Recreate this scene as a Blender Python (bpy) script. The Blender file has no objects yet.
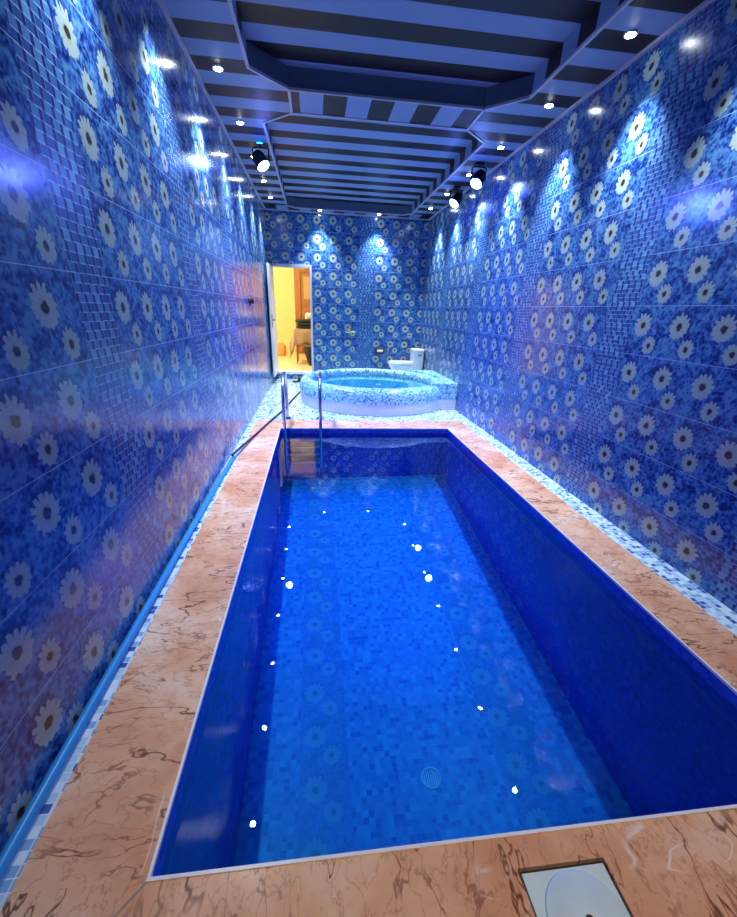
import bpy, bmesh, math, random
from mathutils import Vector, Matrix
random.seed(7)
S = bpy.context.scene
COL = S.collection
PI = math.pi

# ------------------------------------------------------------------ camera
cam = bpy.data.cameras.new('camera')
co = bpy.data.objects.new('camera', cam); COL.objects.link(co)
r_ = Vector((0.9925, -0.1174, 0.0345)).normalized()
f_ = Vector((0.1208, 0.8954, -0.4286)).normalized()
u_ = r_.cross(f_).normalized()
m = Matrix.Identity(4)
for i in range(3):
    m[i][0], m[i][1], m[i][2] = r_[i], u_[i], -f_[i]
m.translation = Vector((0, 0, 1.3703))
co.matrix_world = m
cam.sensor_fit = 'VERTICAL'; cam.sensor_height = 24.0; cam.sensor_width = 24.0
cam.lens = 404.344 / 917 * 24.0
cam.shift_y = 43.84 / 917
cam.clip_start = 0.02
S.camera = co

# ------------------------------------------------------------------ world, exposure
w = bpy.data.worlds.new('world'); S.world = w; w.use_nodes = True
w.node_tree.nodes['Background'].inputs[0].default_value = (0.02, 0.04, 0.12, 1)
w.node_tree.nodes['Background'].inputs[1].default_value = 0.2
S.view_settings.view_transform = 'Standard'
S.view_settings.look = 'None'
S.view_settings.gamma = 1
S.view_settings.use_curve_mapping = False
S.view_settings.exposure = -0.15
S.cycles.max_bounces = 14
S.cycles.diffuse_bounces = 6
S.cycles.glossy_bounces = 6
S.cycles.transmission_bounces = 10
S.cycles.caustics_refractive = True
S.cycles.caustics_reflective = False
S.cycles.sample_clamp_indirect = 4.0
S.cycles.use_denoising = True

# power of the lamps, tuned here
P_DOWN = 225.0
C_DOWN = (0.90, 0.97, 1.0)
P_PAR = 420.0
C_PAR = (0.05, 0.10, 1.0)
P_SCATTER = 4.0
P_ROOM = 225.0
P_BACK = 190.0         # warm white lamp over the near deck, behind the camera          # warm lamp of the room behind the door

XL, XR, YF, ZC = -0.874, 2.162, 9.0, 2.96
YN = -1.3
PX0, PX1, PY0, PY1 = -0.46, 1.69, 0.597, 5.06
WZ = -0.065            # water level

# ------------------------------------------------------------------ node helper
class E:
    def __init__(s, nt, sock): s.nt, s.s = nt, sock
    def op(s, name, b=None, c=None):
        n = s.nt.nodes.new('ShaderNodeMath'); n.operation = name
        for i, v in enumerate((s, b, c)):
            if v is None: continue
            if isinstance(v, E): s.nt.links.new(v.s, n.inputs[i])
            else: n.inputs[i].default_value = v
        return E(s.nt, n.outputs[0])
    def __add__(s, o): return s.op('ADD', o)
    def __sub__(s, o): return s.op('SUBTRACT', o)
    def __mul__(s, o): return s.op('MULTIPLY', o)
    def __truediv__(s, o): return s.op('DIVIDE', o)
    def __neg__(s): return s.op('MULTIPLY', -1.0)
    def mod(s, v): return s.op('FLOORED_MODULO', v)
    def floor(s): return s.op('FLOOR')
    def abs(s): return s.op('ABSOLUTE')
    def lt(s, v): return s.op('LESS_THAN', v)
    def gt(s, v): return s.op('GREATER_THAN', v)
    def max(s, v): return s.op('MAXIMUM', v)
    def min(s, v): return s.op('MINIMUM', v)
    def pow(s, v): return s.op('POWER', v)
    def sqrt(s): return s.op('SQRT')
    def sin(s): return s.op('SINE')
    def sstep(s, a, b):
        n = s.nt.nodes.new('ShaderNodeMapRange'); n.interpolation_type = 'SMOOTHSTEP'
        s.nt.links.new(s.s, n.inputs[0]); n.inputs[1].default_value = a; n.inputs[2].default_value = b
        return E(s.nt, n.outputs[0])

def new_mat(name):
    mt = bpy.data.materials.new(name); mt.use_nodes = True
    return mt, mt.node_tree, mt.node_tree.nodes['Principled BSDF']
def xyz(nt):
    t = nt.nodes.new('ShaderNodeTexCoord'); s = nt.nodes.new('ShaderNodeSeparateXYZ')
    nt.links.new(t.outputs['Object'], s.inputs[0])
    return [E(nt, s.outputs[i]) for i in range(3)]
def vec(nt, a, b, c=0.0):
    n = nt.nodes.new('ShaderNodeCombineXYZ')
    for i, v in enumerate((a, b, c)):
        if isinstance(v, E): nt.links.new(v.s, n.inputs[i])
        else: n.inputs[i].default_value = v
    return n.outputs[0]
def noise(nt, v, scale, detail=2.0, rough=0.5, dist=0.0):
    n = nt.nodes.new('ShaderNodeTexNoise'); nt.links.new(v, n.inputs['Vector'])
    n.inputs['Scale'].default_value = scale; n.inputs['Detail'].default_value = detail
    n.inputs['Roughness'].default_value = rough; n.inputs['Distortion'].default_value = dist
    return E(nt, n.outputs[0])
def white(nt, v):
    n = nt.nodes.new('ShaderNodeTexWhiteNoise'); n.noise_dimensions = '3D'; nt.links.new(v, n.inputs['Vector'])
    return E(nt, n.outputs['Value'])
def ramp(nt, e, stops, mode='LINEAR'):
    n = nt.nodes.new('ShaderNodeValToRGB'); nt.links.new(e.s, n.inputs[0]); cr = n.color_ramp; cr.interpolation = mode
    while len(cr.elements) < len(stops): cr.elements.new(0.5)
    for el, (p, c) in zip(cr.elements, stops): el.position = p; el.color = (*c, 1)
    return n.outputs[0]
def mix(nt, fac, a, b):
    n = nt.nodes.new('ShaderNodeMix'); n.data_type = 'RGBA'; n.clamp_factor = True
    if isinstance(fac, E): nt.links.new(fac.s, n.inputs[0])
    else: n.inputs[0].default_value = fac
    for i, v in ((6, a), (7, b)):
        if isinstance(v, tuple): n.inputs[i].default_value = (*v, 1)
        else: nt.links.new(v, n.inputs[i])
    return n.outputs[2]
def bump(nt, bs, e, strength, dist=0.002):
    n = nt.nodes.new('ShaderNodeBump'); nt.links.new(e.s, n.inputs['Height'])
    n.inputs['Strength'].default_value = strength; n.inputs['Distance'].default_value = dist
    nt.links.new(n.outputs[0], bs.inputs['Normal'])
def plain(name, col, rough=0.5, metal=0.0, emit=None, es=1.0, spec=0.5, bumpy=0.0):
    mt, nt, bs = new_mat(name)
    x, y, z = xyz(nt)
    n = noise(nt, vec(nt, x, y, z), 14.0, 3.0)
    c2 = tuple(min(1, c * 1.12) for c in col); c1 = tuple(c * 0.88 for c in col)
    nt.links.new(mix(nt, n, c1, c2), bs.inputs['Base Color'])
    bs.inputs['Roughness'].default_value = rough; bs.inputs['Metallic'].default_value = metal
    bs.inputs['Specular IOR Level'].default_value = spec
    if emit:
        bs.inputs['Emission Color'].default_value = (*emit, 1); bs.inputs['Emission Strength'].default_value = es
    if bumpy: bump(nt, bs, noise(nt, vec(nt, x, y, z), 90.0, 3.0), bumpy, 0.003)
    return mt

# ------------------------------------------------------------------ materials
def mosaic_color(nt, u, v, pu, pv, stops, grout, gw=0.07, stagger=0.0):
    """random small square tiles; returns colour socket, grout mask, per-tile random"""
    row = (v / pv).floor()
    uu = u / pu + row * stagger
    fu = uu.mod(1.0); fv = (v / pv).mod(1.0)
    rnd = white(nt, vec(nt, uu.floor(), row, 3.3))
    g = fu.lt(gw).max(fv.lt(gw))
    c = ramp(nt, rnd, stops, 'CONSTANT')
    return mix(nt, g, c, grout), g, rnd

def mosaic_mat(name, uv, pitch, stops, grout, rough=0.2, gw=0.09, stagger=0.0, bumps=0.5):
    mt, nt, bs = new_mat(name)
    x, y, z = xyz(nt)
    u, v = uv(x, y, z)
    c, g, rnd = mosaic_color(nt, u, v, pitch, pitch, stops, grout, gw, stagger)
    nt.links.new(c, bs.inputs['Base Color'])
    bs.inputs['Roughness'].default_value = rough
    bump(nt, bs, (g * -1.0) + (rnd * 0.25), bumps, 0.002)
    return mt

def flower_print(nt, pos, du, dv, du2, dv2, bright=1.0):
    """printed pattern of one tile: mottled blue leaves, a big and a small daisy"""
    nz = noise(nt, pos, 55.0, 2.0)
    def flower(a, b, R, n):
        rr = (a * a + b * b).sqrt()
        up = b / rr.max(0.0005)
        th = b.op('ARCTAN2', a)
        pet = (th * (n / 2.0) + 0.4).sin().abs().pow(0.7)
        edge = ((pet - 0.75) * (up * 0.14 + 0.22) + 0.90 + (nz - 0.5) * 0.6) * R
        mask = (edge - rr).sstep(-0.002, 0.002)
        streak = (th * float(n) + 1.1 + nz * 3.0).sin() * 0.5 + 0.5
        core = (rr * -1.0 + R * 0.27 + (nz - 0.5) * R * 0.3).sstep(-0.003, 0.003)
        ring = (rr * -1.0 + R * 0.36 + (nz - 0.5) * R * 0.3).sstep(-0.006, 0.006)
        return mask, streak, core, ring
    vv = nt.nodes.new('ShaderNodeTexVoronoi'); nt.links.new(pos, vv.inputs['Vector']); vv.inputs['Scale'].default_value = 48.0
    vo = E(nt, vv.outputs['Distance'])
    n1 = noise(nt, pos, 22.0, 4.0, 0.62, 1.0)
    n2 = noise(nt, pos, 8.0, 2.0)
    f = n1 * 0.95 + vo * 0.30 + (n2 - 0.5) * 0.40 - 0.06
    bg = ramp(nt, f, [(0.40, (0.006, 0.015, 0.12)), (0.47, (0.014, 0.048, 0.25)), (0.56, (0.032, 0.115, 0.38)), (0.70, (0.09, 0.25, 0.50))])
    sh = ((du * du) + ((dv - 0.050) * (dv - 0.050)) * 1.8).sqrt() + (nz - 0.5) * 0.06
    bg = mix(nt, (sh * -1.0).sstep(-0.075, -0.045) * 0.75, bg, (0.008, 0.015, 0.16))
    sh2 = ((du2 * du2) + ((dv2 - 0.040) * (dv2 - 0.040)) * 1.8).sqrt() + (nz - 0.5) * 0.05
    bg = mix(nt, (sh2 * -1.0).sstep(-0.050, -0.030) * 0.55, bg, (0.008, 0.018, 0.17))
    c = bg
    for a, b, R, n in ((du, dv, 0.075, 13), (du2, dv2, 0.058, 12)):
        mk, st, core, ring = flower(a, b, R, n)
        petal = mix(nt, st * 0.30, (0.33, 0.45, 0.44), (0.25, 0.35, 0.38))
        c = mix(nt, mk, c, petal)
        c = mix(nt, ring * 0.5, c, (0.34, 0.27, 0.18))
        c = mix(nt, core, c, (0.035, 0.032, 0.02))
    return c, n1

def floral_mat(name, ufn, u0, period, rowp, rough=0.16):
    mt, nt, bs = new_mat(name)
    x, y, z = xyz(nt)
    u = ufn(x, y, z); v = z
    CW, CH, J = 0.2988, 0.30, 1.158
    mm = (u - u0).mod(period)
    strip = mm.lt(0.285)
    col = mm - 0.39
    vm = (v - J).mod(CH)
    du = (col + CW / 2).mod(CW) - CW / 2
    dv = vm - 0.185
    du2 = (col - 0.10 + CW / 2).mod(CW) - CW / 2
    dv2 = vm - 0.067
    pos = vec(nt, u, v, 0.0)
    c, n1 = flower_print(nt, pos, du, dv, du2, dv2)
    joint = (vm - 0.0012).abs().lt(0.0013)
    c = mix(nt, joint, c, (0.40, 0.55, 0.80))  # pale joint colour paints in the glint along the tile joints
    # mosaic strip between the flowered tiles: navy and mid blue tiles, shifted row by row
    row = ((v - J) / rowp).floor(); fv = ((v - J) / rowp).mod(1.0)
    off = white(nt, vec(nt, row, 7.7, 1.0))
    uu = mm / 0.061 + off
    fu = uu.mod(1.0)
    rnd = white(nt, vec(nt, uu.floor(), row, 2.0))
    navy = fu.lt(0.37)
    lt_ = ramp(nt, rnd, [(0.0, (0.022, 0.10, 0.33)), (0.3, (0.042, 0.16, 0.42)), (0.6, (0.07, 0.23, 0.50)), (0.9, (0.11, 0.34, 0.58))], 'CONSTANT')
    mc = mix(nt, navy, lt_, (0.012, 0.025, 0.19))
    edge = (fu - 0.37).abs().lt(0.03).max(fu.lt(0.03))
    mc = mix(nt, edge * 0.35, mc, (0.35, 0.52, 0.80))
    g = fv.lt(0.11)
    mc = mix(nt, g, mc, mix(nt, navy, (0.30, 0.48, 0.80), (0.10, 0.20, 0.50)))  # pale row lines: glint on the mosaic edges put into the colour
    c = mix(nt, strip, c, mc)
    nt.links.new(c, bs.inputs['Base Color'])
    rg = nt.nodes.new('ShaderNodeMapRange'); nt.links.new(strip.s, rg.inputs[0])
    rg.inputs[3].default_value = rough; rg.inputs[4].default_value = 0.22
    nt.links.new(rg.outputs[0], bs.inputs['Roughness'])
    bs.inputs['Specular IOR Level'].default_value = 0.6
    wav = noise(nt, pos, 5.0, 2.0)
    h = strip * (g * -1.0 + edge * -0.7 + rnd * 0.5) + joint * -1.0 + wav * 0.5 + (n1 * 0.15)
    bump(nt, bs, h, 0.5, 0.003)
    return mt

def pool_floor_mat():
    mt, nt, bs = new_mat('pool_floor_tiles')
    x, y, z = xyz(nt)
    c, g, rnd = mosaic_color(nt, x, y, 0.034, 0.034, PFLOOR, (0.10, 0.36, 0.66), 0.07)
    n = noise(nt, vec(nt, x, y, 0), 22.0, 2.0)
    c = mix(nt, n.sstep(0.35, 0.7) * 0.5, c, (0.10, 0.38, 0.68))
    vm = (y - 1.238).mod(0.302)
    for x0 in (0.0, 1.222):
        xx = x - x0
        f, _ = flower_print(nt, vec(nt, x, y, 0), xx + 0.056, vm - 0.185, xx - 0.046, vm - 0.067)
        f = mix(nt, 0.55, f, (0.09, 0.38, 0.74))
        c = mix(nt, xx.abs().lt(0.15), c, f)
    nt.links.new(c, bs.inputs['Base Color'])
    bs.inputs['Roughness'].default_value = 0.35
    return mt

M = {}
M['wall_left'] = floral_mat('floral_tile_left', lambda x, y, z: y, 1.783, 1.494, 0.0333)
M['wall_right'] = floral_mat('floral_tile_right', lambda x, y, z: -y, -3.093, 1.494, 0.0273)
M['wall_far'] = floral_mat('floral_tile_far', lambda x, y, z: x, 0.859, 8 * 0.2988 + 0.0, 0.03)

PALE = [(0.0, (0.04, 0.12, 0.38)), (0.16, (0.20, 0.45, 0.66)), (0.42, (0.42, 0.68, 0.80)), (0.66, (0.66, 0.86, 0.90))]
POOL = [(0.0, (0.02, 0.10, 0.42)), (0.22, (0.05, 0.24, 0.66)), (0.5, (0.12, 0.42, 0.80)), (0.78, (0.30, 0.62, 0.90))]
PFLOOR = [(0.0, (0.025, 0.15, 0.50)), (0.22, (0.06, 0.27, 0.60)), (0.6, (0.09, 0.35, 0.66)), (0.85, (0.13, 0.44, 0.72))]
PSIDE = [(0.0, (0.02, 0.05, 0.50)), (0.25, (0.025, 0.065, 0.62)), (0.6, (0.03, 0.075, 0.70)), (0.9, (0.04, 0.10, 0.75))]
M['strip'] = mosaic_mat('pale_mosaic_strip', lambda x, y, z: (x, y), 0.030, PALE, (0.72, 0.82, 0.85), gw=0.12)
TUBC = [(0.0, (0.03, 0.14, 0.42)), (0.13, (0.12, 0.42, 0.70)), (0.38, (0.26, 0.65, 0.80)), (0.68, (0.46, 0.84, 0.90))]
M['tub'] = mosaic_mat('tub_mosaic', lambda x, y, z: (y.op('ARCTAN2', x) * 1.12, z - (x * x + y * y).sqrt()), 0.0225, TUBC, (0.45, 0.78, 0.88))
M['tub_flat'] = mosaic_mat('tub_mosaic_flat', lambda x, y, z: (x, y + z), 0.0225, TUBC, (0.45, 0.78, 0.88))
M['pool_floor'] = pool_floor_mat()
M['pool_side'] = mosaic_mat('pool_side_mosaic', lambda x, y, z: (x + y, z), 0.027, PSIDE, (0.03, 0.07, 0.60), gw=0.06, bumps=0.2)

def marble():
    mt, nt, bs = new_mat('salmon_marble')
    x, y, z = xyz(nt)
    p = vec(nt, x, y, z)
    n0 = noise(nt, p, 2.2, 4.0, 0.6, 0.6)
    c = ramp(nt, n0, [(0.34, (0.66, 0.31, 0.15)), (0.5, (0.78, 0.46, 0.26)), (0.66, (0.86, 0.65, 0.46))])
    n1 = noise(nt, p, 9.0, 5.0, 0.65)
    c = mix(nt, n1.sstep(0.5, 0.75) * 0.5, c, (0.60, 0.26, 0.13))
    # veins run across each run of slabs
    k = y.lt(0.597)
    sv = x + (y - x) * k; tv = y + (x - y) * k
    def veins(sc, st, width, seed, dist=0.35):
        pv = vec(nt, sv * sc + seed, tv * sc * st + seed, 0.0)
        return ((noise(nt, pv, 1.0, 4.0, 0.55, dist) - 0.5).abs() * -1.0).sstep(-width, -width * 0.15)
    gate = noise(nt, p, 3.5, 2.0)
    c = mix(nt, veins(2.2, 2.6, 0.014, 3.0) * gate.sstep(0.40, 0.56) * 0.9, c, (0.13, 0.045, 0.025))
    c = mix(nt, veins(4.5, 2.2, 0.020, 9.0) * gate.sstep(0.52, 0.42) * 0.75, c, (0.26, 0.10, 0.055))
    c = mix(nt, veins(9.0, 1.8, 0.020, 17.0) * 0.4, c, (0.36, 0.15, 0.08))
    q = vec(nt, tv * 2.0 + 5.0, sv * 5.0 + 2.0, z)
    a2 = (noise(nt, q, 1.0, 2.0, 0.5, 0.2) - 0.56).abs()
    gate2 = noise(nt, vec(nt, x + 7.0, y, z), 3.0, 1.0).sstep(0.60, 0.68)
    c = mix(nt, (a2 * -1.0).sstep(-0.010, -0.002) * gate2 * 0.6, c, (0.92, 0.84, 0.74))
    nt.links.new(c, bs.inputs['Base Color'])
    bs.inputs['Roughness'].default_value = 0.22
    bump(nt, bs, n1, 0.12, 0.002)
    return mt
M['marble'] = marble()

WHITE_P, DARK_P = (0.25, 0.34, 0.52), (0.012, 0.005, 0.012)
def stripes(name, axis, start, period, darkw):
    mt, nt, bs = new_mat(name)
    x, y, z = xyz(nt)
    t = (y if axis == 'y' else x)
    dk = (t - start).mod(period).lt(darkw)
    p = vec(nt, x * (1.5 if axis == 'y' else 26.0), y * (26.0 if axis == 'y' else 1.5), z)
    g = noise(nt, p, 2.0, 3.0, 0.6, 0.5)
    dark = mix(nt, g.sstep(0.35, 0.75), DARK_P, (0.028, 0.010, 0.018))
    c = mix(nt, dk, WHITE_P, dark)
    nt.links.new(c, bs.inputs['Base Color'])
    bs.inputs['Roughness'].default_value = 0.45
    bs.inputs['Specular IOR Level'].default_value = 0.25
    return mt
M['ceil_low'] = stripes('ceiling_stripes_low', 'y', 3.66, 0.405, 0.20)
M['ceil_up1'] = stripes('ceiling_stripes_recess', 'y', 3.73, 0.41, 0.205)
M['ceil_up2'] = stripes('ceiling_stripes_recess_two', 'y', 5.36, 0.41, 0.195)
M['ceil_x'] = stripes('ceiling_stripes_cross', 'x', 0.10, 0.40, 0.20)
M['ceil_xf'] = stripes('ceiling_stripes_far', 'x', -0.05, 0.40, 0.20)
M['ceil_side'] = plain('ceiling_side_panel', (0.10, 0.13, 0.20), 0.5)
M['mould'] = plain('ceiling_moulding', (0.50, 0.48, 0.55), 0.45)
M['white_plastic'] = plain('white_plastic', (0.78, 0.82, 0.84), 0.3)
M['plaster'] = plain('tub_white_band', (0.74, 0.76, 0.86), 0.35)
M['ceramic'] = plain('white_ceramic', (0.85, 0.88, 0.90), 0.12)
M['lid'] = plain('hatch_lid_plastic', (0.62, 0.80, 0.76), 0.3)
M['seam'] = plain('dark_seam', (0.03, 0.03, 0.03), 0.8)
M['chrome'] = plain('chrome', (0.75, 0.77, 0.80), 0.12, 1.0)
M['steel_step'] = plain('steel_step', (0.6, 0.62, 0.66), 0.3, 1.0)
M['brass'] = plain('brass', (0.80, 0.62, 0.32), 0.2, 1.0)
M['hose'] = plain('blue_hose', (0.02, 0.30, 0.72), 0.35)
M['black'] = plain('black_rubber', (0.012, 0.012, 0.016), 0.5)
M['door_white'] = plain('door_white', (0.72, 0.78, 0.82), 0.35)
M['frame_grey'] = plain('door_frame_grey', (0.55, 0.58, 0.66), 0.35)
M['sill'] = plain('door_sill', (0.70, 0.72, 0.70), 0.4)
M['yellow_wall'] = plain('yellow_wall', (0.88, 0.78, 0.42), 0.7, bumpy=0.1)
M['beige_floor'] = plain('beige_floor', (0.80, 0.66, 0.45), 0.35)
M['wood'] = plain('brown_wood', (0.33, 0.13, 0.045), 0.4)
M['wood_panel'] = plain('light_wood_panel', (0.55, 0.32, 0.17), 0.45)
M['cloth'] = plain('patterned_cloth', (0.42, 0.27, 0.19), 0.85, bumpy=0.4)
M['dark_cloth'] = plain('dark_cloth', (0.02, 0.025, 0.02), 0.9, bumpy=0.4)
M['cream'] = plain('cream_cloth', (0.75, 0.72, 0.60), 0.8)
M['maroon'] = plain('dark_maroon', (0.05, 0.015, 0.04), 0.4)
M['orange'] = plain('orange_cloth', (0.60, 0.28, 0.10), 0.8, bumpy=0.3)
M['par_body'] = plain('lamp_black_metal', (0.012, 0.014, 0.03), 0.35, 0.6)
M['led_white'] = plain('led_white', (1, 1, 1), 0.3, emit=(0.85, 0.95, 1.0), es=60)
M['led_blue'] = plain('led_blue', (0.5, 0.8, 1), 0.3, emit=(0.55, 0.80, 1.0), es=30)
M['led_cyan'] = plain('led_cyan', (0.1, 0.4, 1), 0.3, emit=(0.02, 0.30, 1.0), es=8)
M['lamp_warm'] = plain('lamp_warm', (1, 0.9, 0.7), 0.3, emit=(1, 0.75, 0.4), es=15)

def water_mat(name, tint):
    mt = bpy.data.materials.new(name); mt.use_nodes = True; nt = mt.node_tree
    for n in list(nt.nodes): nt.nodes.remove(n)
    o = nt.nodes.new('ShaderNodeOutputMaterial')
    g = nt.nodes.new('ShaderNodeBsdfRefraction'); g.inputs['IOR'].default_value = 1.333; g.inputs['Roughness'].default_value = 0.0
    g.inputs['Color'].default_value = (*tint, 1)
    gl = nt.nodes.new('ShaderNodeBsdfGlossy'); gl.inputs['Roughness'].default_value = 0.0; gl.inputs['Color'].default_value = (1, 1, 1, 1)
    fr = nt.nodes.new('ShaderNodeFresnel'); fr.inputs['IOR'].default_value = 1.333
    mx = nt.nodes.new('ShaderNodeMixShader'); nt.links.new(fr.outputs[0], mx.inputs[0])
    nt.links.new(g.outputs[0], mx.inputs[1]); nt.links.new(gl.outputs[0], mx.inputs[2]); nt.links.new(mx.outputs[0], o.inputs[0])
    return mt
M['water'] = water_mat('pool_water', (0.20, 0.66, 1.0))
M['tub_water'] = water_mat('tub_water', (0.36, 0.86, 1.0))

# ------------------------------------------------------------------ mesh helpers
def obj(name, bm, mat, parent=None, smooth=False, bevel=0.0, loc=None):
    bmesh.ops.recalc_face_normals(bm, faces=bm.faces)
    me = bpy.data.meshes.new(name); bm.to_mesh(me); bm.free()
    o = bpy.data.objects.new(name, me); COL.objects.link(o)
    for mm_ in (mat if isinstance(mat, (list, tuple)) else [mat]): me.materials.append(mm_)
    if smooth:
        for p in me.polygons: p.use_smooth = True
        try: me.set_sharp_from_angle(angle=math.radians(40))
        except Exception: pass
    if bevel:
        b = o.modifiers.new('bevel', 'BEVEL'); b.width = bevel; b.segments = 2; b.limit_method = 'ANGLE'
    if parent: o.parent = parent
    if loc: o.location = loc
    return o
def bx(bm, x0, x1, y0, y1, z0, z1, mi=0):
    vs = [bm.verts.new(p) for p in ((x0,y0,z0),(x1,y0,z0),(x1,y1,z0),(x0,y1,z0),(x0,y0,z1),(x1,y0,z1),(x1,y1,z1),(x0,y1,z1))]
    for q in ((0,3,2,1),(4,5,6,7),(0,1,5,4),(1,2,6,5),(2,3,7,6),(3,0,4,7)):
        bm.faces.new([vs[i] for i in q]).material_index = mi
    return bm
def BX(*a): return bx(bmesh.new(), *a)
def quad(bm, pts, mi=0):
    f = bm.faces.new([bm.verts.new(p) for p in pts]); f.material_index = mi; return f
def tube(bm, pts, r, seg=12, caps=True, smooth_n=0):
    pts = [Vector(p) for p in pts]
    if smooth_n:
        out = []
        for i in range(len(pts) - 1):
            p0 = pts[max(i-1, 0)]; p1 = pts[i]; p2 = pts[i+1]; p3 = pts[min(i+2, len(pts)-1)]
            for k in range(smooth_n):
                t = k / smooth_n
                out.append(0.5 * ((2*p1) + (p2-p0)*t + (2*p0-5*p1+4*p2-p3)*t*t + (-p0+3*p1-3*p2+p3)*t**3))
        out.append(pts[-1]); pts = out
    rings = []; nrm = None
    for i, p in enumerate(pts):
        t = (pts[min(i+1, len(pts)-1)] - pts[max(i-1, 0)]).normalized()
        if nrm is None:
            nrm = t.orthogonal().normalized()
        else:
            nrm = (nrm - t * nrm.dot(t)).normalized()
        b = t.cross(nrm)
        rr = r[i] if isinstance(r, (list, tuple)) else r
        rings.append([bm.verts.new(p + (nrm*math.cos(2*PI*k/seg) + b*math.sin(2*PI*k/seg))*rr) for k in range(seg)])
    for a, c in zip(rings, rings[1:]):
        for k in range(seg): bm.faces.new((a[k], a[(k+1)%seg], c[(k+1)%seg], c[k]))
    if caps: bm.faces.new(rings[0][::-1]); bm.faces.new(rings[-1])
    return bm
def lathe(bm, prof, c=(0,0,0), seg=32, sx=1.0, sy=1.0, close=False):
    rings = []
    for r, z in prof:
        rings.append([bm.verts.new((c[0]+r*sx*math.cos(2*PI*k/seg), c[1]+r*sy*math.sin(2*PI*k/seg), c[2]+z)) for k in range(seg)])
    for a, b in zip(rings, rings[1:]):
        for k in range(seg): bm.faces.new((a[k], a[(k+1)%seg], b[(k+1)%seg], b[k]))
    if close: bm.faces.new(rings[0][::-1]); bm.faces.new(rings[-1])
    return bm
def loft(bm, secs, seg=28):
    """secs: (z, cx, cy, rx, ry, power)"""
    rings = []
    for z, cx, cy, rx, ry, pw in secs:
        ring = []
        for k in range(seg):
            a = 2*PI*k/seg; c_, s_ = math.cos(a), math.sin(a)
            ring.append(bm.verts.new((cx + rx*math.copysign(abs(c_)**pw, c_), cy + ry*math.copysign(abs(s_)**pw, s_), z)))
        rings.append(ring)
    for a, b in zip(rings, rings[1:]):
        for k in range(seg): bm.faces.new((a[k], a[(k+1)%seg], b[(k+1)%seg], b[k]))
    bm.faces.new(rings[0][::-1]); bm.faces.new(rings[-1])
    return bm
def prism(bm, pts, z0, z1, mi=0):
    a = [bm.verts.new((x, y, z0)) for x, y in pts]; b = [bm.verts.new((x, y, z1)) for x, y in pts]
    bm.faces.new(a[::-1]).material_index = mi; bm.faces.new(b).material_index = mi
    for i in range(len(pts)):
        j = (i+1) % len(pts); bm.faces.new((a[i], a[j], b[j], b[i])).material_index = mi
    return bm
def struct(name, bm, mat, **k):
    o = obj(name, bm, mat, **k)
    if not k.get('parent'): o['kind'] = 'structure'
    return o
def tag(o, label, cat, group=None, kind=None):
    o['label'] = label; o['category'] = cat
    if group: o['group'] = group
    if kind: o['kind'] = kind
    return o
def thing(name, label, cat, loc=(0,0,0), group=None):
    o = bpy.data.objects.new(name, None); COL.objects.link(o); o.location = loc
    o.empty_display_size = 0.1
    return tag(o, label, cat, group)

# ------------------------------------------------------------------ room shell
T = 0.15
struct('wall_left', BX(XL-T, XL, YN-T, YF+T, -0.05, 3.3), M['wall_left'])
struct('wall_right', BX(XR, XR+T, YN-T, YF+T, -0.05, 3.3), M['wall_right'])
struct('wall_near', BX(XL, XR, YN-T, YN, -0.05, 3.3), M['wall_far'])
DX0, DX1, DZ0, DZ1 = -0.80, -0.10, 0.15, 2.06
bm = bmesh.new()
bx(bm, XL, DX0-0.05, YF, YF+T, -0.05, 3.3)
bx(bm, DX1+0.03, XR, YF, YF+T, -0.05, 3.3)
bx(bm, DX0-0.05, DX1+0.03, YF, YF+T, -0.05, DZ0-0.02)
bx(bm, DX0-0.05, DX1+0.03, YF, YF+T, DZ1+0.05, 3.3)
struct('wall_far', bm, M['wall_far'])

# marble deck round the pool (with the opening for the hatch)
MX0, MX1, MY1 = -0.80, 2.005, 5.47
HX0, HX1, HY0, HY1 = 0.522, 0.775, 0.22, 0.514
bm = bmesh.new()
D = -0.05
e = 0.009
bx(bm, MX0, PX0-e, YN, MY1, D, 0)
bx(bm, PX1+e, MX1, YN, MY1, D, 0)
bx(bm, PX0-e, PX1+e, PY1+e, MY1, D, 0)
bx(bm, PX0-e, HX0, YN, PY0-e, D, 0)
bx(bm, HX1, PX1+e, YN, PY0-e, D, 0)
bx(bm, HX0, HX1, HY1, PY0-e, D, 0)
bx(bm, HX0, HX1, YN, HY0, D, 0)
struct('floor', bm, M['marble'])
bm = bmesh.new()
bx(bm, XL, MX0, YN, YF, D, 0); bx(bm, MX1, XR, YN, YF, D, 0); bx(bm, MX0, MX1, MY1, YF, D, 0)
struct('floor_mosaic', bm, M['strip'])
# thin dark joints between the marble slabs
bm = bmesh.new()
for y in (1.75, 2.95, 4.15): bx(bm, MX0, PX0-0.012, y, y+0.003, -0.004, 0.0006)
for y in (1.3, 2.5, 3.7): bx(bm, PX1+0.012, MX1, y, y+0.003, -0.004, 0.0006)
bx(bm, 0.3, 0.303, PY1+0.012, MY1, -0.004, 0.0006)
prism(bm, [(-0.47, 0.590), (-0.466, 0.586), (-0.80, 0.20), (-0.804, 0.204)], -0.004, 0.0006)
struct('trim_3', bm, plain('joint_grey', (0.30, 0.24, 0.20), 0.6))
# white edge trim of the pool opening
bm = bmesh.new()
bx(bm, PX0-e, PX0, PY0-e, PY1+e, -0.008, 0.004); bx(bm, PX1, PX1+e, PY0-e, PY1+e, -0.008, 0.004)
bx(bm, PX0, PX1, PY0-e, PY0, -0.008, 0.004); bx(bm, PX0, PX1, PY1, PY1+e, -0.008, 0.004)
struct('trim_1', bm, M['white_plastic'])

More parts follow.
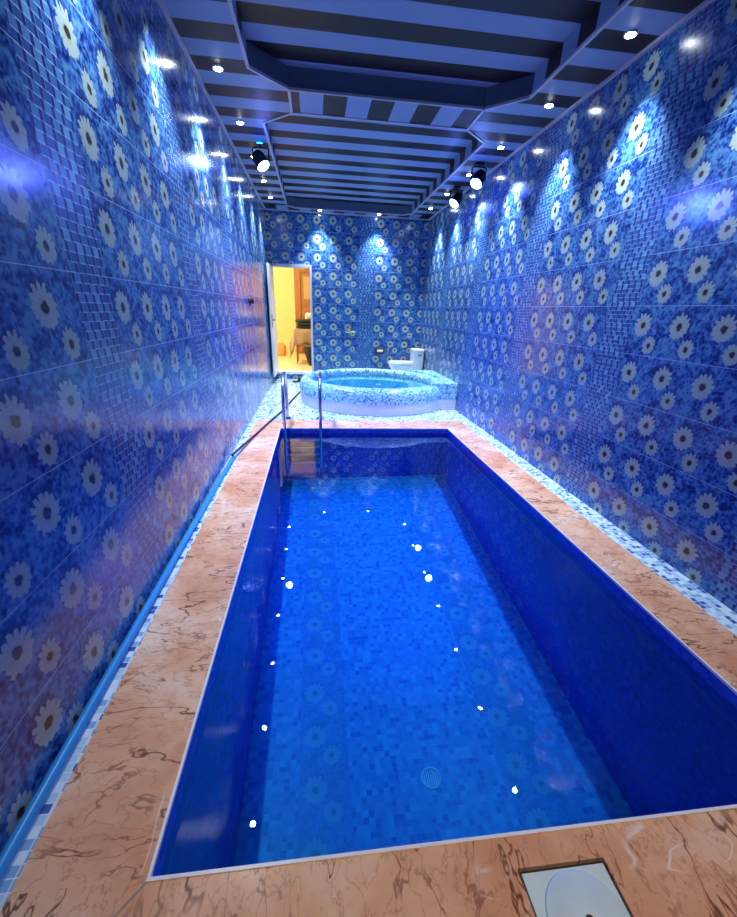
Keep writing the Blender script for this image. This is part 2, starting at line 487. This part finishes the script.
# pool basin
PD = -1.62
bm = bmesh.new()
bx(bm, PX0-0.1, PX1+0.1, PY0-0.1, PY1+0.1, PD-0.1, PD, 0)
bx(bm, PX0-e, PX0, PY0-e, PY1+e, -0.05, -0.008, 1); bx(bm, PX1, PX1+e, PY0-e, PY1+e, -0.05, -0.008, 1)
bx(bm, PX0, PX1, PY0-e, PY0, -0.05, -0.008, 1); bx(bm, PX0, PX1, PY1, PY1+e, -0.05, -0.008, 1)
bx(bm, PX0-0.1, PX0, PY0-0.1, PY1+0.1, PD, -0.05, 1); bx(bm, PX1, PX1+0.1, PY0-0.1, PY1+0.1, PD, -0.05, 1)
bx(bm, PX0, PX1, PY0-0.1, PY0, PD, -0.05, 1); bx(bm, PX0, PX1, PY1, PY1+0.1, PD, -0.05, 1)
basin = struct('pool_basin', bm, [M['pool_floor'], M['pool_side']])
bm = bmesh.new(); quad(bm, [(PX0, PY0, 0), (PX1, PY0, 0), (PX1, PY1, 0), (PX0, PY1, 0)])
pw = obj('pool_water', bm, M['water'], loc=(0, 0, WZ))
tag(pw, 'clear blue water filling the long rectangular pool', 'water', kind='stuff')
WATERS = [pw]

# ------------------------------------------------------------------ ceiling: low ring with two chamfered recesses
RX0, RX1, CH_ = -0.46, 1.748, 0.28
ZU = 3.10
def octo(x0, x1, y0, y1, c0, c1):
    return [(x0+c0, y0), (x1-c0, y0), (x1, y0+c0), (x1, y1-c1), (x1-c1, y1), (x0+c1, y1), (x0, y1-c1), (x0, y0+c0)]
R1 = octo(RX0, RX1, 0.3, 4.435, 0.28, 0.28)
R2 = octo(RX0, RX1, 4.86, 8.78, 0.29, 0.14)
bm = bmesh.new()
def ring(bm, outer, hole, z, mi):
    """outer rect minus octagon hole, as fans of quads"""
    x0, x1, y0, y1 = outer
    h = hole
    # left, right, and corner pieces
    quad(bm, [(x0, h[7][1], z), (h[7][0], h[7][1], z), (h[6][0], h[6][1], z), (x0, h[6][1], z)], mi)
    quad(bm, [(h[2][0], h[2][1], z), (x1, h[2][1], z), (x1, h[3][1], z), (h[3][0], h[3][1], z)], mi)
    quad(bm, [(x0, y0, z), (h[0][0], y0, z), (h[0][0], h[0][1], z), (h[7][0], h[7][1], z), (x0, h[7][1], z)], mi)
    quad(bm, [(h[1][0], y0, z), (x1, y0, z), (x1, h[2][1], z), (h[2][0], h[2][1], z), (h[1][0], h[1][1], z)], mi)
    quad(bm, [(x0, h[6][1], z), (h[6][0], h[6][1], z), (h[5][0], h[5][1], z), (h[5][0], y1, z), (x0, y1, z)], mi)
    quad(bm, [(h[3][0], h[3][1], z), (x1, h[3][1], z), (x1, y1, z), (h[4][0], y1, z), (h[4][0], h[4][1], z)], mi)
YM = 4.6475
ring(bm, (XL, XR, YN, YM), R1, ZC, 0)
# second recess ring, whose far side is a band striped the other way
h = R2
quad(bm, [(XL, h[7][1], ZC), (h[7][0], h[7][1], ZC), (h[6][0], h[6][1], ZC), (XL, h[6][1], ZC)])
quad(bm, [(h[2][0], h[2][1], ZC), (XR, h[2][1], ZC), (XR, h[3][1], ZC), (h[3][0], h[3][1], ZC)])
quad(bm, [(XL, YM, ZC), (h[0][0], YM, ZC), (h[0][0], h[0][1], ZC), (h[7][0], h[7][1], ZC), (XL, h[7][1], ZC)])
quad(bm, [(h[1][0], YM, ZC), (XR, YM, ZC), (XR, h[2][1], ZC), (h[2][0], h[2][1], ZC), (h[1][0], h[1][1], ZC)])
quad(bm, [(XL, h[6][1], ZC), (h[6][0], h[6][1], ZC), (h[5][0], h[5][1], ZC), (h[4][0], h[4][1], ZC), (h[3][0], h[3][1], ZC), (XR, h[3][1], ZC), (XR, YF, ZC), (XL, YF, ZC)], 4)
# beam between the recesses and near end
quad(bm, [(R1[5][0], R1[5][1], ZC), (R1[4][0], R1[4][1], ZC), (R2[1][0], R2[1][1], ZC), (R2[0][0], R2[0][1], ZC)], 3)
quad(bm, [(R1[0][0], YN, ZC), (R1[1][0], YN, ZC), (R1[1][0], R1[1][1], ZC), (R1[0][0], R1[0][1], ZC)], 3)
# upper panels and recess sides
for H, mi in ((R1, 1), (R2, 2)):
    quad(bm, [(x, y, ZU) for x, y in H], mi)
    for i in range(8):
        j = (i+1) % 8
        side = i in (2, 6)          # the long sides carry the stripes down, the ends are plain panels
        quad(bm, [(*H[i], ZC), (*H[j], ZC), (*H[j], ZU), (*H[i], ZU)], mi if side else 5)
bx(bm, XL-0.1, XR+0.1, YN-0.1, YF+0.1, 3.2, 3.3, 5)
struct('ceiling', bm, [M['ceil_low'], M['ceil_up1'], M['ceil_up2'], M['ceil_x'], M['ceil_xf'], M['ceil_side']])
# mouldings round the recesses and along the walls
bm = bmesh.new()
for H in (R1, R2):
    for i in range(8):
        j = (i+1) % 8
        a, b = Vector((*H[i], ZC)), Vector((*H[j], ZC))
        d = (b-a).normalized(); n = Vector((-d.y, d.x, 0)) * 0.011
        vs = []
        for z in (ZC-0.006, ZC+0.012):
            for p in (a-n-d*0.004, b-n+d*0.004, b+n+d*0.004, a+n-d*0.004): vs.append(bm.verts.new((p.x, p.y, z)))
        for q in ((0,1,2,3),(4,5,6,7),(0,1,5,4),(1,2,6,5),(2,3,7,6),(3,0,4,7)): bm.faces.new([vs[k] for k in q])
bx(bm, RX0+CH_-0.011, RX0+CH_+0.011, R1[5][1], R2[0][1], ZC-0.006, ZC+0.01)
bx(bm, RX1-CH_-0.011, RX1-CH_+0.011, R1[5][1], R2[0][1], ZC-0.006, ZC+0.01)
bx(bm, XL, XL+0.022, YN, YF, ZC-0.018, ZC+0.002); bx(bm, XR-0.022, XR, YN, YF, ZC-0.018, ZC+0.002); bx(bm, XL+0.022, XR-0.022, YF-0.022, YF, ZC-0.018, ZC+0.002)
struct('trim_2', bm, M['mould'])

# ------------------------------------------------------------------ doorway and the room behind
door = bpy.data.objects.new('door_1', None); COL.objects.link(door); door['kind'] = 'structure'
bm = bmesh.new()
bx(bm, DX0-0.05, DX0, YF-0.02, YF+T+0.01, DZ0-0.02, DZ1+0.05)
bx(bm, DX1, DX1+0.04, YF-0.02, YF+T+0.01, DZ0-0.02, DZ1+0.05)
bx(bm, DX0, DX1, YF-0.02, YF+T+0.01, DZ1, DZ1+0.055)
obj('door_frame', bm, M['frame_grey'], door, bevel=0.004)
obj('door_sill', BX(DX0, DX1, YF-0.03, YF+T+0.01, DZ0-0.045, DZ0), M['sill'], door, bevel=0.004)
leaf = obj('door_leaf', BX(DX0-0.035, DX0-0.003, YF-0.70, YF-0.015, DZ0-0.01, DZ1+0.0), M['door_white'], door, bevel=0.004)
bm = bmesh.new()
bx(bm, DX0-0.003, DX0+0.004, YF-0.65, YF-0.61, 1.02, 1.24)
tube(bm, [(DX0+0.0, YF-0.63, 1.15), (DX0+0.045, YF-0.63, 1.15), (DX0+0.05, YF-0.56, 1.15), (DX0+0.05, YF-0.52, 1.15)], 0.009, 8)
bx(bm, DX0-0.042, DX0-0.035, YF-0.65, YF-0.61, 1.02, 1.24)
obj('door_handle', bm, M['par_body'], leaf)

ZR = DZ0 - 0.01
bm = bmesh.new(); bx(bm, -2.2, 1.6, YF+T, 13.4, ZR-0.1, ZR); struct('floor_next_room', bm, M['beige_floor'])
bm = bmesh.new()
bx(bm, -2.3, -2.2, YF+T, 13.4, ZR, 2.9); bx(bm, 1.6, 1.7, YF+T, 13.4, ZR, 2.9)
bx(bm, -2.3, 1.7, 13.4, 13.5, ZR, 2.9)
bx(bm, -2.2, XL-T-0.01, YF+T, YF+T+0.06, ZR, 2.9)
struct('wall_next_room', bm, M['yellow_wall'])
struct('ceiling_next_room', BX(-2.3, 1.7, YF+T, 13.5, 2.9, 3.0), M['yellow_wall'])

# wooden door of the next room, seen through the doorway
wd = bpy.data.objects.new('door_2', None); COL.objects.link(wd); wd['kind'] = 'structure'
Y2 = 12.9
bm = bmesh.new()
bx(bm, -0.575, -0.41, Y2-0.04, Y2+0.12, ZR, 2.42); bx(bm, 0.62, 0.74, Y2-0.04, Y2+0.12, ZR, 2.42)
bx(bm, -0.41, 0.62, Y2-0.04, Y2+0.12, 2.26, 2.42)
obj('door_frame', bm, M['wood'], wd, bevel=0.005)
bm = bmesh.new(); bx(bm, -0.41, 0.62, Y2, Y2+0.05, ZR, 2.26, 0)
bx(bm, -0.32, 0.50, Y2-0.02, Y2, 1.60, 2.15, 1); bx(bm, -0.32, 0.50, Y2-0.02, Y2, 0.35, 1.45, 0)
lf = obj('door_leaf', bm, [M['wood'], M['wood_panel']], wd, bevel=0.004)
bm = bmesh.new(); bx(bm, -0.575, 1.6, Y2+0.12, Y2+0.2, ZR, 2.9); bx(bm, 0.74, 1.6, Y2, Y2+0.12, ZR, 2.9); bx(bm, -0.575, 0.74, Y2, Y2+0.12, 2.42, 2.9)
struct('wall_partition', bm, M['yellow_wall'])

TX0, TX1, TY0, TY1, TZ = -0.50, 0.40, 10.35, 11.1, 0.92
tb = thing('side_table', 'small square table under a brown patterned cloth, seen through the doorway', 'table', (0.0, 10.7, ZR))
obj('tabletop', BX(TX0, TX1, TY0-10.7, TY1-10.7, TZ-ZR-0.04, TZ-ZR-0.010), M['wood'], tb)
for sx in (TX0+0.05, TX1-0.05):
    for sy in (TY0-10.65, TY1-10.75):
        obj('leg', tube(bmesh.new(), [(sx, sy, TZ-ZR-0.04), (sx*1.02, sy, 0)], [0.02, 0.014], 10), M['wood'], tb)
# cloth with a hanging skirt whose corner drops low
bm = bmesh.new()
N = 10
grid = {}
def drape(s, t):      # s,t from -.35 to 1.35 outside = hanging part
    x = TX0 + (TX1-TX0)*min(max(s, 0), 1); y = TY0 + (TY1-TY0)*min(max(t, 0), 1); z = TZ
    ox = max(-s, s-1, 0); oy = max(-t, t-1, 0)
    z -= (ox + oy) * 1.0
    x += math.copysign(min(ox, 0.4)*0.34 + 0.004, s-0.5) + 0.010*math.sin(t*23)*ox*4
    y += math.copysign(min(oy, 0.4)*0.10 + 0.004, t-0.5) + 0.012*math.sin(s*21)*oy*4
    return (x, y, max(z, ZR+0.12))
K = [(-0.34 + 1.68*i/28) for i in range(29)]
vs = [[bm.verts.new(drape(s, t)) for t in K] for s in K]
for i in range(28):
    for j in range(28): bm.faces.new((vs[i][j], vs[i+1][j], vs[i+1][j+1], vs[i][j+1]))
cl = obj('tablecloth', bm, M['cloth'], smooth=True)
sm = cl.modifiers.new('solid', 'SOLIDIFY'); sm.thickness = 0.004; sm.offset = 1
tag(cl, 'brown patterned cloth hanging over the table in the next room', 'tablecloth')
def folded(name, x0, x1, y0, y1, z0, z1, mat):
    bm = bmesh.new(); cx, cy = (x0+x1)/2, (y0+y1)/2; hx, hy = (x1-x0)/2, (y1-y0)/2
    loft(bm, [(z0, cx, cy, hx*0.92, hy*0.92, 0.35), (z0+(z1-z0)*0.25, cx, cy, hx, hy, 0.35), (z0+(z1-z0)*0.7, cx+0.01, cy, hx*0.98, hy, 0.35), (z1, cx+0.01, cy, hx*0.86, hy*0.86, 0.35)], 32)
    return obj(name, bm, mat, smooth=True)
z = TZ + 0.006
for i, (dx, hgt, lab) in enumerate(((0.0, 0.07, 'black folded cloth at the bottom of the pile on the far table'),
                                    (0.02, 0.06, 'black folded cloth in the middle of the pile on the far table'),
                                    (-0.02, 0.07, 'dark olive folded cloth topmost on the pile on the far table'))):
    o = folded('folded_cloth', -0.47+dx, 0.16+dx, 10.42, 10.86, z, z+hgt, M['dark_cloth']); z += hgt + 0.004
    tag(o, lab, 'folded cloth', 'dark cloths piled on the far table')
o = folded('folded_towel', -0.25, 0.08, 10.5, 10.8, z, z+0.13, M['cream']); tag(o, 'cream towel lying on top of the dark cloths in the next room', 'towel')
bm = bmesh.new()
loft(bm, [(ZR, 0.12, 10.15, 0.30, 0.12, 0.6), (ZR+0.12, 0.12, 10.15, 0.34, 0.13, 0.6), (ZR+0.30, 0.10, 10.15, 0.38, 0.12, 0.6), (ZR+0.42, 0.10, 10.15, 0.40, 0.08, 0.6)], 24)
o = obj('bag', bm, M['dark_cloth'], smooth=True); tag(o, 'black bag standing on the floor in front of the clothed table', 'bag')
bm = bmesh.new(); loft(bm, [(ZR, -1.0, 12.2, 0.15, 0.12, 0.8), (ZR+0.12, -1.0, 12.2, 0.17, 0.13, 0.8), (ZR+0.26, -0.98, 12.2, 0.15, 0.11, 0.8), (ZR+0.33, -0.97, 12.2, 0.06, 0.05, 1)], 20)
o = obj('cushion', bm, M['orange'], smooth=True); tag(o, 'orange-brown bundle on the floor by the yellow wall', 'cushion')
lamp = thing('ceiling_lamp', 'round warm ceiling lamp of the room behind the open door', 'lamp', (-1.75, 10.1, 2.9))
obj('lamp_base', lathe(bmesh.new(), [(0.0, 0), (0.14, 0), (0.14, -0.03), (0.0, -0.03)]), M['white_plastic'], lamp, smooth=True)
obj('lamp_shade', lathe(bmesh.new(), [(0.135, -0.031), (0.13, -0.06), (0.08, -0.085), (0.001, -0.09)]), M['lamp_warm'], lamp, smooth=True)
L = bpy.data.lights.new('room_lamp', 'POINT'); L.energy = P_ROOM; L.color = (1, 0.93, 0.68); L.shadow_soft_size = 0.12
lo = bpy.data.objects.new('room_lamp', L); COL.objects.link(lo); lo.location = (-1.75, 10.1, 2.65)

# ------------------------------------------------------------------ round hot tub
TC = (0.92, 6.90)
tub = thing('hot_tub', 'round raised hot tub clad in pale mosaic beyond the pool ladder', 'hot tub', (TC[0], TC[1], 0))
obj('base_band', lathe(bmesh.new(), [(1.10, 0.003), (1.185, 0.003), (1.185, 0.165), (1.10, 0.165)], seg=96), M['plaster'], tub, smooth=True)
prof = [(1.10, 0.162), (1.195, 0.162), (1.205, 0.20), (1.20, 0.27), (1.175, 0.325), (1.14, 0.358), (1.09, 0.374), (1.04, 0.370), (1.005, 0.350), (0.99, 0.31), (0.985, 0.20), (0.97, 0.07), (0.90, 0.03), (0.001, 0.02)]
obj('rim', lathe(bmesh.new(), prof, seg=96), M['tub'], tub, smooth=True)
# mosaic shelf joining the tub to the right wall
def arc(r, x_from, x_to, n):
    out = []
    for i in range(n+1):
        x = x_from + (x_to-x_from)*i/n - TC[0]
        out.append((x, -math.sqrt(max(r*r-x*x, 0))))
    return out
wx = XR - TC[0] - 0.004
inner = []
for i in range(17):
    a = math.radians(-46 + 92*i/16); inner.append((1.10*math.cos(a), 1.10*math.sin(a)))
poly = [(inner[0][0], inner[0][1]), ] 
poly = inner[::-1] + [(0.90, 6.19-TC[1]), (wx, 6.19-TC[1]), (wx, 0.80)]
obj('shelf', prism(bmesh.new(), poly, 0.162, 0.405), M['tub_flat'], tub, bevel=0.02)
poly2 = inner[::-1] + [(0.93, 6.20-TC[1]), (wx, 6.20-TC[1]), (wx, 0.80)]
obj('shelf_base', prism(bmesh.new(), poly2, 0.003, 0.163), M['plaster'], tub)
bm = bmesh.new(); quad(bm, [(0.984*math.cos(2*PI*k/72), 0.984*math.sin(2*PI*k/72), 0) for k in range(72)])
tw = obj('tub_water', bm, M['tub_water'], loc=(TC[0], TC[1], 0.275)); tag(tw, 'bright blue water in the round hot tub', 'water', kind='stuff')
WATERS.append(tw)

# ------------------------------------------------------------------ pool ladder
ld = thing('pool_ladder', 'chrome pool ladder with two curved handrails at the far left of the pool', 'ladder', (0, PY1, 0))
for x in (-0.405, 0.035):
    pts = [(x, 0.50, 0.0), (x, 0.50, 0.25), (x, 0.49, 0.46), (x, 0.42, 0.575), (x, 0.28, 0.63), (x, 0.12, 0.615), (x, 0.0, 0.54), (x, -0.07, 0.40), (x, -0.085, 0.15), (x, -0.085, -0.3), (x, -0.085, -1.25)]
    obj('handrail', tube(bmesh.new(), pts, 0.021, 14, smooth_n=6), M['chrome'], ld, smooth=True)
    obj('flange', lathe(bmesh.new(), [(0.022, 0.03), (0.05, 0.02), (0.055, 0.003), (0.0, 0.003)], (x, 0.50, 0)), M['chrome'], ld, smooth=True)
for z in (-0.26, -0.52, -0.78, -1.04):
    obj('step', BX(-0.385, 0.015, -0.125, -0.045, z-0.012, z+0.012), M['steel_step'], ld, bevel=0.006)

# ------------------------------------------------------------------ hoses
bm = bmesh.new()
tube(bm, [(XL+0.030, YN+0.3, 0.0185), (XL+0.027, 0.0, 0.0185), (XL+0.026, 1.2, 0.0185), (XL+0.028, 2.4, 0.0185), (XL+0.034, 3.3, 0.0185), (XL+0.045, 3.92, 0.0185)], 0.0175, 14, smooth_n=8)
hs = obj('garden_hose', bm, M['hose'], smooth=True); tag(hs, 'straight bright blue hose lying along the foot of the left wall', 'hose')
bm = bmesh.new()
tube(bm, [(XL+0.045, 3.86, 0.06), (-0.80, 4.15, 0.040), (-0.72, 4.75, 0.014), (-0.62, 5.35, 0.014), (-0.50, 6.0, 0.014), (-0.44, 6.45, 0.014), (-0.38, 6.95, 0.014), (-0.30, 7.5, 0.014)], 0.012, 10, smooth_n=8)
hs2 = obj('cable', bm, M['black'], smooth=True); tag(hs2, 'thin black cable curving over the deck behind the ladder to the tub', 'cable')

# ------------------------------------------------------------------ floor hatch by the camera
ht = thing('floor_hatch', 'square white plastic hatch lid with a round cover sunk in the near marble deck', 'hatch', (0, 0, 0))
obj('hatch_well', BX(HX0, HX1, HY0, HY1, -0.05, -0.020), M['seam'], ht)
o_ = 0.006
obj('lid_plate', BX(HX0+o_, HX1-o_, HY0+o_, HY1-o_-0.004, -0.019, -0.004), M['lid'], ht, bevel=0.002)
cx, cy = 0.656, 0.392
obj('round_cover', lathe(bmesh.new(), [(0.0, 0.006), (0.10, 0.006), (0.105, 0.002), (0.105, -0.004), (0.0, -0.004)], (cx, cy, 0), 48), M['lid'], ht, smooth=True)
bm = bmesh.new(); lathe(bm, [(0.0, 0.0075), (0.012, 0.0075), (0.012, 0.0055), (0.0, 0.0055)], (cx+0.0, cy+0.0, 0), 24)
obj('hole_shade_disc', bm, M['seam'], ht)  # solid dark disc, its colour standing for the shade inside the hole

# drain cover on the pool floor
dr = thing('drain_cover', 'round drain grate on the pool floor near the near edge', 'drain', (0.632, 1.415, PD))
obj('drain_ring', lathe(bmesh.new(), [(0.050, 0.001), (0.050, 0.010), (0.060, 0.008), (0.063, 0.001)], seg=40), M['white_plastic'], dr, smooth=True)
bm = bmesh.new()
for k in range(-3, 4):
    hh = math.sqrt(0.048**2 - (k*0.013)**2); bx(bm, k*0.013-0.003, k*0.013+0.003, -hh, hh, 0.001, 0.006)
obj('grate', bm, M['white_plastic'], dr)

# ------------------------------------------------------------------ toilet
TY = 8.55
tl = thing('toilet', 'white one piece toilet side on against the right wall in the far corner', 'toilet', (0, TY, 0))
bm = bmesh.new()
loft(bm, [(0.003, 1.84, 0, 0.20, 0.11, 0.8), (0.12, 1.83, 0, 0.19, 0.11, 0.8), (0.24, 1.80, 0, 0.24, 0.14, 0.85), (0.34, 1.76, 0, 0.28, 0.175, 0.9), (0.40, 1.74, 0, 0.29, 0.185, 0.9)], 36)
obj('bowl', bm, M['ceramic'], tl, smooth=True)
bm = bmesh.new(); loft(bm, [(0.402, 1.725, 0, 0.275, 0.185, 0.9), (0.425, 1.725, 0, 0.28, 0.19, 0.9), (0.432, 1.725, 0, 0.27, 0.18, 0.9)], 36)
obj('seat', bm, M['ceramic'], tl, smooth=True)
bm = bmesh.new(); loft(bm, [(0.434, 1.725, 0, 0.272, 0.182, 0.9), (0.455, 1.73, 0, 0.27, 0.18, 0.9), (0.462, 1.73, 0, 0.25, 0.165, 0.9)], 36)
obj('seat_lid', bm, M['ceramic'], tl, smooth=True)
bm = bmesh.new(); loft(bm, [(0.20, 2.03, 0, 0.115, 0.15, 0.4), (0.42, 2.035, 0, 0.115, 0.18, 0.4), (0.665, 2.035, 0, 0.115, 0.185, 0.35)], 36)
obj('tank', bm, M['ceramic'], tl, smooth=True)
bm = bmesh.new(); loft(bm, [(0.667, 2.032, 0, 0.122, 0.195, 0.35), (0.695, 2.032, 0, 0.12, 0.192, 0.35), (0.705, 2.032, 0, 0.105, 0.175, 0.35)], 36)
obj('tank_lid', bm, M['ceramic'], tl, smooth=True)
obj('flush_lever', tube(bmesh.new(), [(2.02, -0.188, 0.60), (2.02, -0.205, 0.60), (2.08, -0.208, 0.595)], 0.009, 8), M['par_body'], tl)

# tap, paper holder and hand spray on the far wall
tp = thing('wall_tap', 'small brass mixer tap on the far wall left of the mosaic strip', 'tap', (0.70, YF, 0.96))
obj('tap_body', tube(bmesh.new(), [(-0.10, -0.045, 0), (0.10, -0.045, 0)], 0.020, 12), M['brass'], tp, smooth=True)
for x in (-0.075, 0.075): obj('wall_flange', tube(bmesh.new(), [(x, -0.003, 0), (x, -0.045, 0)], 0.016, 12), M['brass'], tp, smooth=True)
obj('spout', tube(bmesh.new(), [(0, -0.05, 0.0), (0, -0.13, -0.02), (0, -0.16, -0.05)], 0.012, 10, smooth_n=4), M['brass'], tp, smooth=True)
obj('handle', tube(bmesh.new(), [(-0.03, -0.05, 0.02), (-0.03, -0.07, 0.085)], 0.012, 10), M['brass'], tp, smooth=True)
ph = thing('paper_holder', 'dark box shaped paper holder low on the far wall left of the toilet', 'paper holder', (1.32, YF, 0.60))
obj('holder_box', BX(-0.10, 0.10, -0.10, -0.003, -0.05, 0.06), M['maroon'], ph, bevel=0.01)
obj('paper', tube(bmesh.new(), [(-0.06, -0.105, 0.015), (0.06, -0.105, 0.015)], 0.022, 12), M['cream'], ph, smooth=True)
sp = thing('hand_spray', 'thin chrome hand spray hanging on its hose beside the toilet', 'hand spray', (1.50, YF, 0.50))
obj('spray_hose', tube(bmesh.new(), [(0, -0.012, 0.12), (0.005, -0.03, 0.0), (0.0, -0.03, -0.15), (-0.03, -0.03, -0.2)], 0.008, 8, smooth_n=4), M['chrome'], sp, smooth=True)
obj('spray_head', tube(bmesh.new(), [(0, -0.02, 0.11), (0.0, -0.045, 0.18)], [0.012, 0.018], 10), M['chrome'], sp, smooth=True)
# dark hook on the left wall
hk = thing('wall_hook', 'small dark round hook on the left wall before the door', 'hook', (XL, 6.15, 1.43))
obj('back_plate', tube(bmesh.new(), [(0.002, 0, 0), (0.015, 0, 0)], 0.06, 20), M['maroon'], hk, smooth=True)
obj('knob_head', tube(bmesh.new(), [(0.015, 0, 0), (0.055, 0, 0), (0.065, 0, 0)], [0.03, 0.04, 0.025], 20), M['maroon'], hk, smooth=True)
# slipper by the door
bm = bmesh.new()
loft(bm, [(0.003, 0, 0, 0.055, 0.14, 0.9), (0.022, 0, 0, 0.056, 0.142, 0.9), (0.028, 0, 0, 0.052, 0.138, 0.9)], 24)
slp = thing('slipper', 'black slipper on the floor under the open doorway behind the tub', 'slipper', (-0.36, 8.62, 0)); slp.rotation_euler = (0, 0, -1.1)
obj('sole', bm, M['black'], slp, smooth=True)
bm = bmesh.new()
rings = []
for i in range(7):
    yy = -0.005 + 0.125*i/6; wdt = 0.054*math.sqrt(max(1-((yy)/0.142)**2, 0.05)); hgt = 0.06*(1-i/8.5)
    rings.append([bm.verts.new((wdt*math.cos(a), yy, 0.024+hgt*math.sin(a))) for a in [PI*k/8 for k in range(9)]])
for a, b in zip(rings, rings[1:]):
    for k in range(8): bm.faces.new((a[k], a[k+1], b[k+1], b[k]))
us = obj('upper', bm, M['black'], slp, smooth=True); q = us.modifiers.new('s', 'SOLIDIFY'); q.thickness = 0.004

# ------------------------------------------------------------------ downlights
def spot(name, loc, direction, energy, color, angle, blend, size):
    L = bpy.data.lights.new(name, 'SPOT'); L.energy = energy; L.color = color
    L.spot_size = math.radians(angle); L.spot_blend = blend; L.shadow_soft_size = size
    o = bpy.data.objects.new(name, L); COL.objects.link(o); o.location = loc
    o.rotation_euler = Vector(direction).to_track_quat('-Z', 'Y').to_euler()
    try: L.cycles.is_caustics_light = True
    except Exception as ex: print('mnee', ex)
    return o
proto = thing('downlight', '', 'downlight', (0, 0, 0), 'recessed ceiling downlights')
obj('trim_ring', lathe(bmesh.new(), [(0.030, 0.0), (0.032, -0.006), (0.044, -0.006), (0.046, 0.0)], seg=28), M['chrome'], proto, smooth=True)
obj('bulb', lathe(bmesh.new(), [(0.031, -0.003), (0.026, -0.010), (0.015, -0.014), (0.001, -0.016)], seg=24), M['led_white'], proto, smooth=True)
def copy_thing(src, loc, label):
    r = src.copy(); COL.objects.link(r); r.location = loc; r['label'] = label
    for ch in list(src.children):
        c = ch.copy(); COL.objects.link(c); c.parent = r
    return r
ORD = ['nearest', 'second nearest', 'third nearest', 'fourth nearest', 'fifth nearest', 'sixth nearest']
spots = []
for i, y in enumerate((4.21, 5.19, 6.17, 7.17, 8.11)):
    spots.append((-0.685, y, 'small bright downlight over the left wall, %s of the left row' % ORD[i]))
for i, y in enumerate((3.27, 4.24, 5.215, 6.19, 7.15, 8.09)):
    spots.append((1.955, y, 'small bright downlight over the right wall, %s of the right row' % ORD[i]))
spots.append((0.11, 8.80, 'left of the two downlights in front of the far wall'))
spots.append((1.18, 8.80, 'right of the two downlights in front of the far wall'))
first = True
for x, y, lab in spots:
    if first: proto.location = (x, y, ZC-0.001); proto['label'] = lab; first = False
    else: copy_thing(proto, (x, y, ZC-0.001), lab)
    spot('downlight_beam', (x, y, ZC-0.03), (0, 0, -1), P_DOWN, C_DOWN, 80, 0.9, 0.025)
# the rows go on overhead, out of the frame
for x, y in ((-0.685, 3.23), (-0.685, 2.25), (1.955, 2.29)):
    spot('downlight_beam', (x, y, ZC-0.03), (0, 0, -1), P_DOWN*0.8, C_DOWN, 80, 0.9, 0.025)

spot('near_deck_lamp', (0.64, -0.35, ZC-0.05), (0, 0.12, -1), P_BACK, (1.0, 0.85, 0.66), 80, 1.0, 0.08)

# ------------------------------------------------------------------ blue stage lights hanging from the ceiling
def par(loc, aim, label, par0=None):
    t = thing('stage_light', label, 'stage light', (loc[0], loc[1], ZC), 'blue stage lights under the ceiling')
    obj('mount_plate', lathe(bmesh.new(), [(0.0, -0.002), (0.05, -0.002), (0.05, -0.02), (0.0, -0.02)], seg=24), M['par_body'], t)
    dz = loc[2]-ZC
    bm = bmesh.new()
    tube(bm, [(0, 0, -0.018), (0, 0, -0.035)], 0.012, 8)
    tube(bm, [(-0.085, 0, dz), (-0.085, 0, -0.05), (-0.06, 0, -0.036), (0.06, 0, -0.036), (0.085, 0, -0.05), (0.085, 0, dz)], 0.008, 8)
    obj('yoke', bm, M['par_body'], t, smooth=True)
    q = Vector(aim).to_track_quat('Z', 'Y')
    body = obj('lamp_body', lathe(bmesh.new(), [(0.0, -0.10), (0.05, -0.10), (0.068, -0.06), (0.076, 0.04), (0.078, 0.055), (0.068, 0.055), (0.066, 0.044)], seg=32), M['par_body'], t, smooth=True)
    body.location = (0, 0, dz); body.rotation_euler = q.to_euler()
    ln = obj('lens', lathe(bmesh.new(), [(0.066, 0.046), (0.04, 0.055), (0.001, 0.058)], seg=32), M['led_blue'], body, smooth=True)
    d = Vector(aim).normalized()
    p = Vector(loc) + d*0.075
    spot('stage_beam', p, aim, P_PAR, C_PAR, 104, 1.0, 0.05)
    L = bpy.data.lights.new('stage_spill', 'POINT'); L.energy = P_SCATTER; L.color = C_PAR; L.shadow_soft_size = 0.05
    o = bpy.data.objects.new('stage_spill', L); COL.objects.link(o); o.location = p + d*0.03
    return t
pl = par((-0.56, 5.72, 2.80), (0.60, -0.50, -1.0), 'black stage light with a glowing blue-white lens over the left wall')
obj('status_led', BX(-0.03, 0.03, -0.055, -0.051, -0.016, -0.006), M['led_cyan'], pl)
par((1.93, 5.75, 2.80), (-0.60, -0.50, -1.0), 'black stage light with a glowing blue-white lens over the right wall, nearer of the two')
par((1.98, 6.75, 2.80), (-0.75, -0.45, -1.0), 'black stage light tilted down beside the right wall, farther of the two')

# water takes refracted light from the lamps
for o in WATERS:
    o.cycles.is_caustics_caster = True
    for p_ in o.data.polygons: p_.use_smooth = True
basin.cycles.is_caustics_receiver = True
for ch in list(tub.children) + list(ld.children) + list(dr.children): ch.cycles.is_caustics_receiver = True
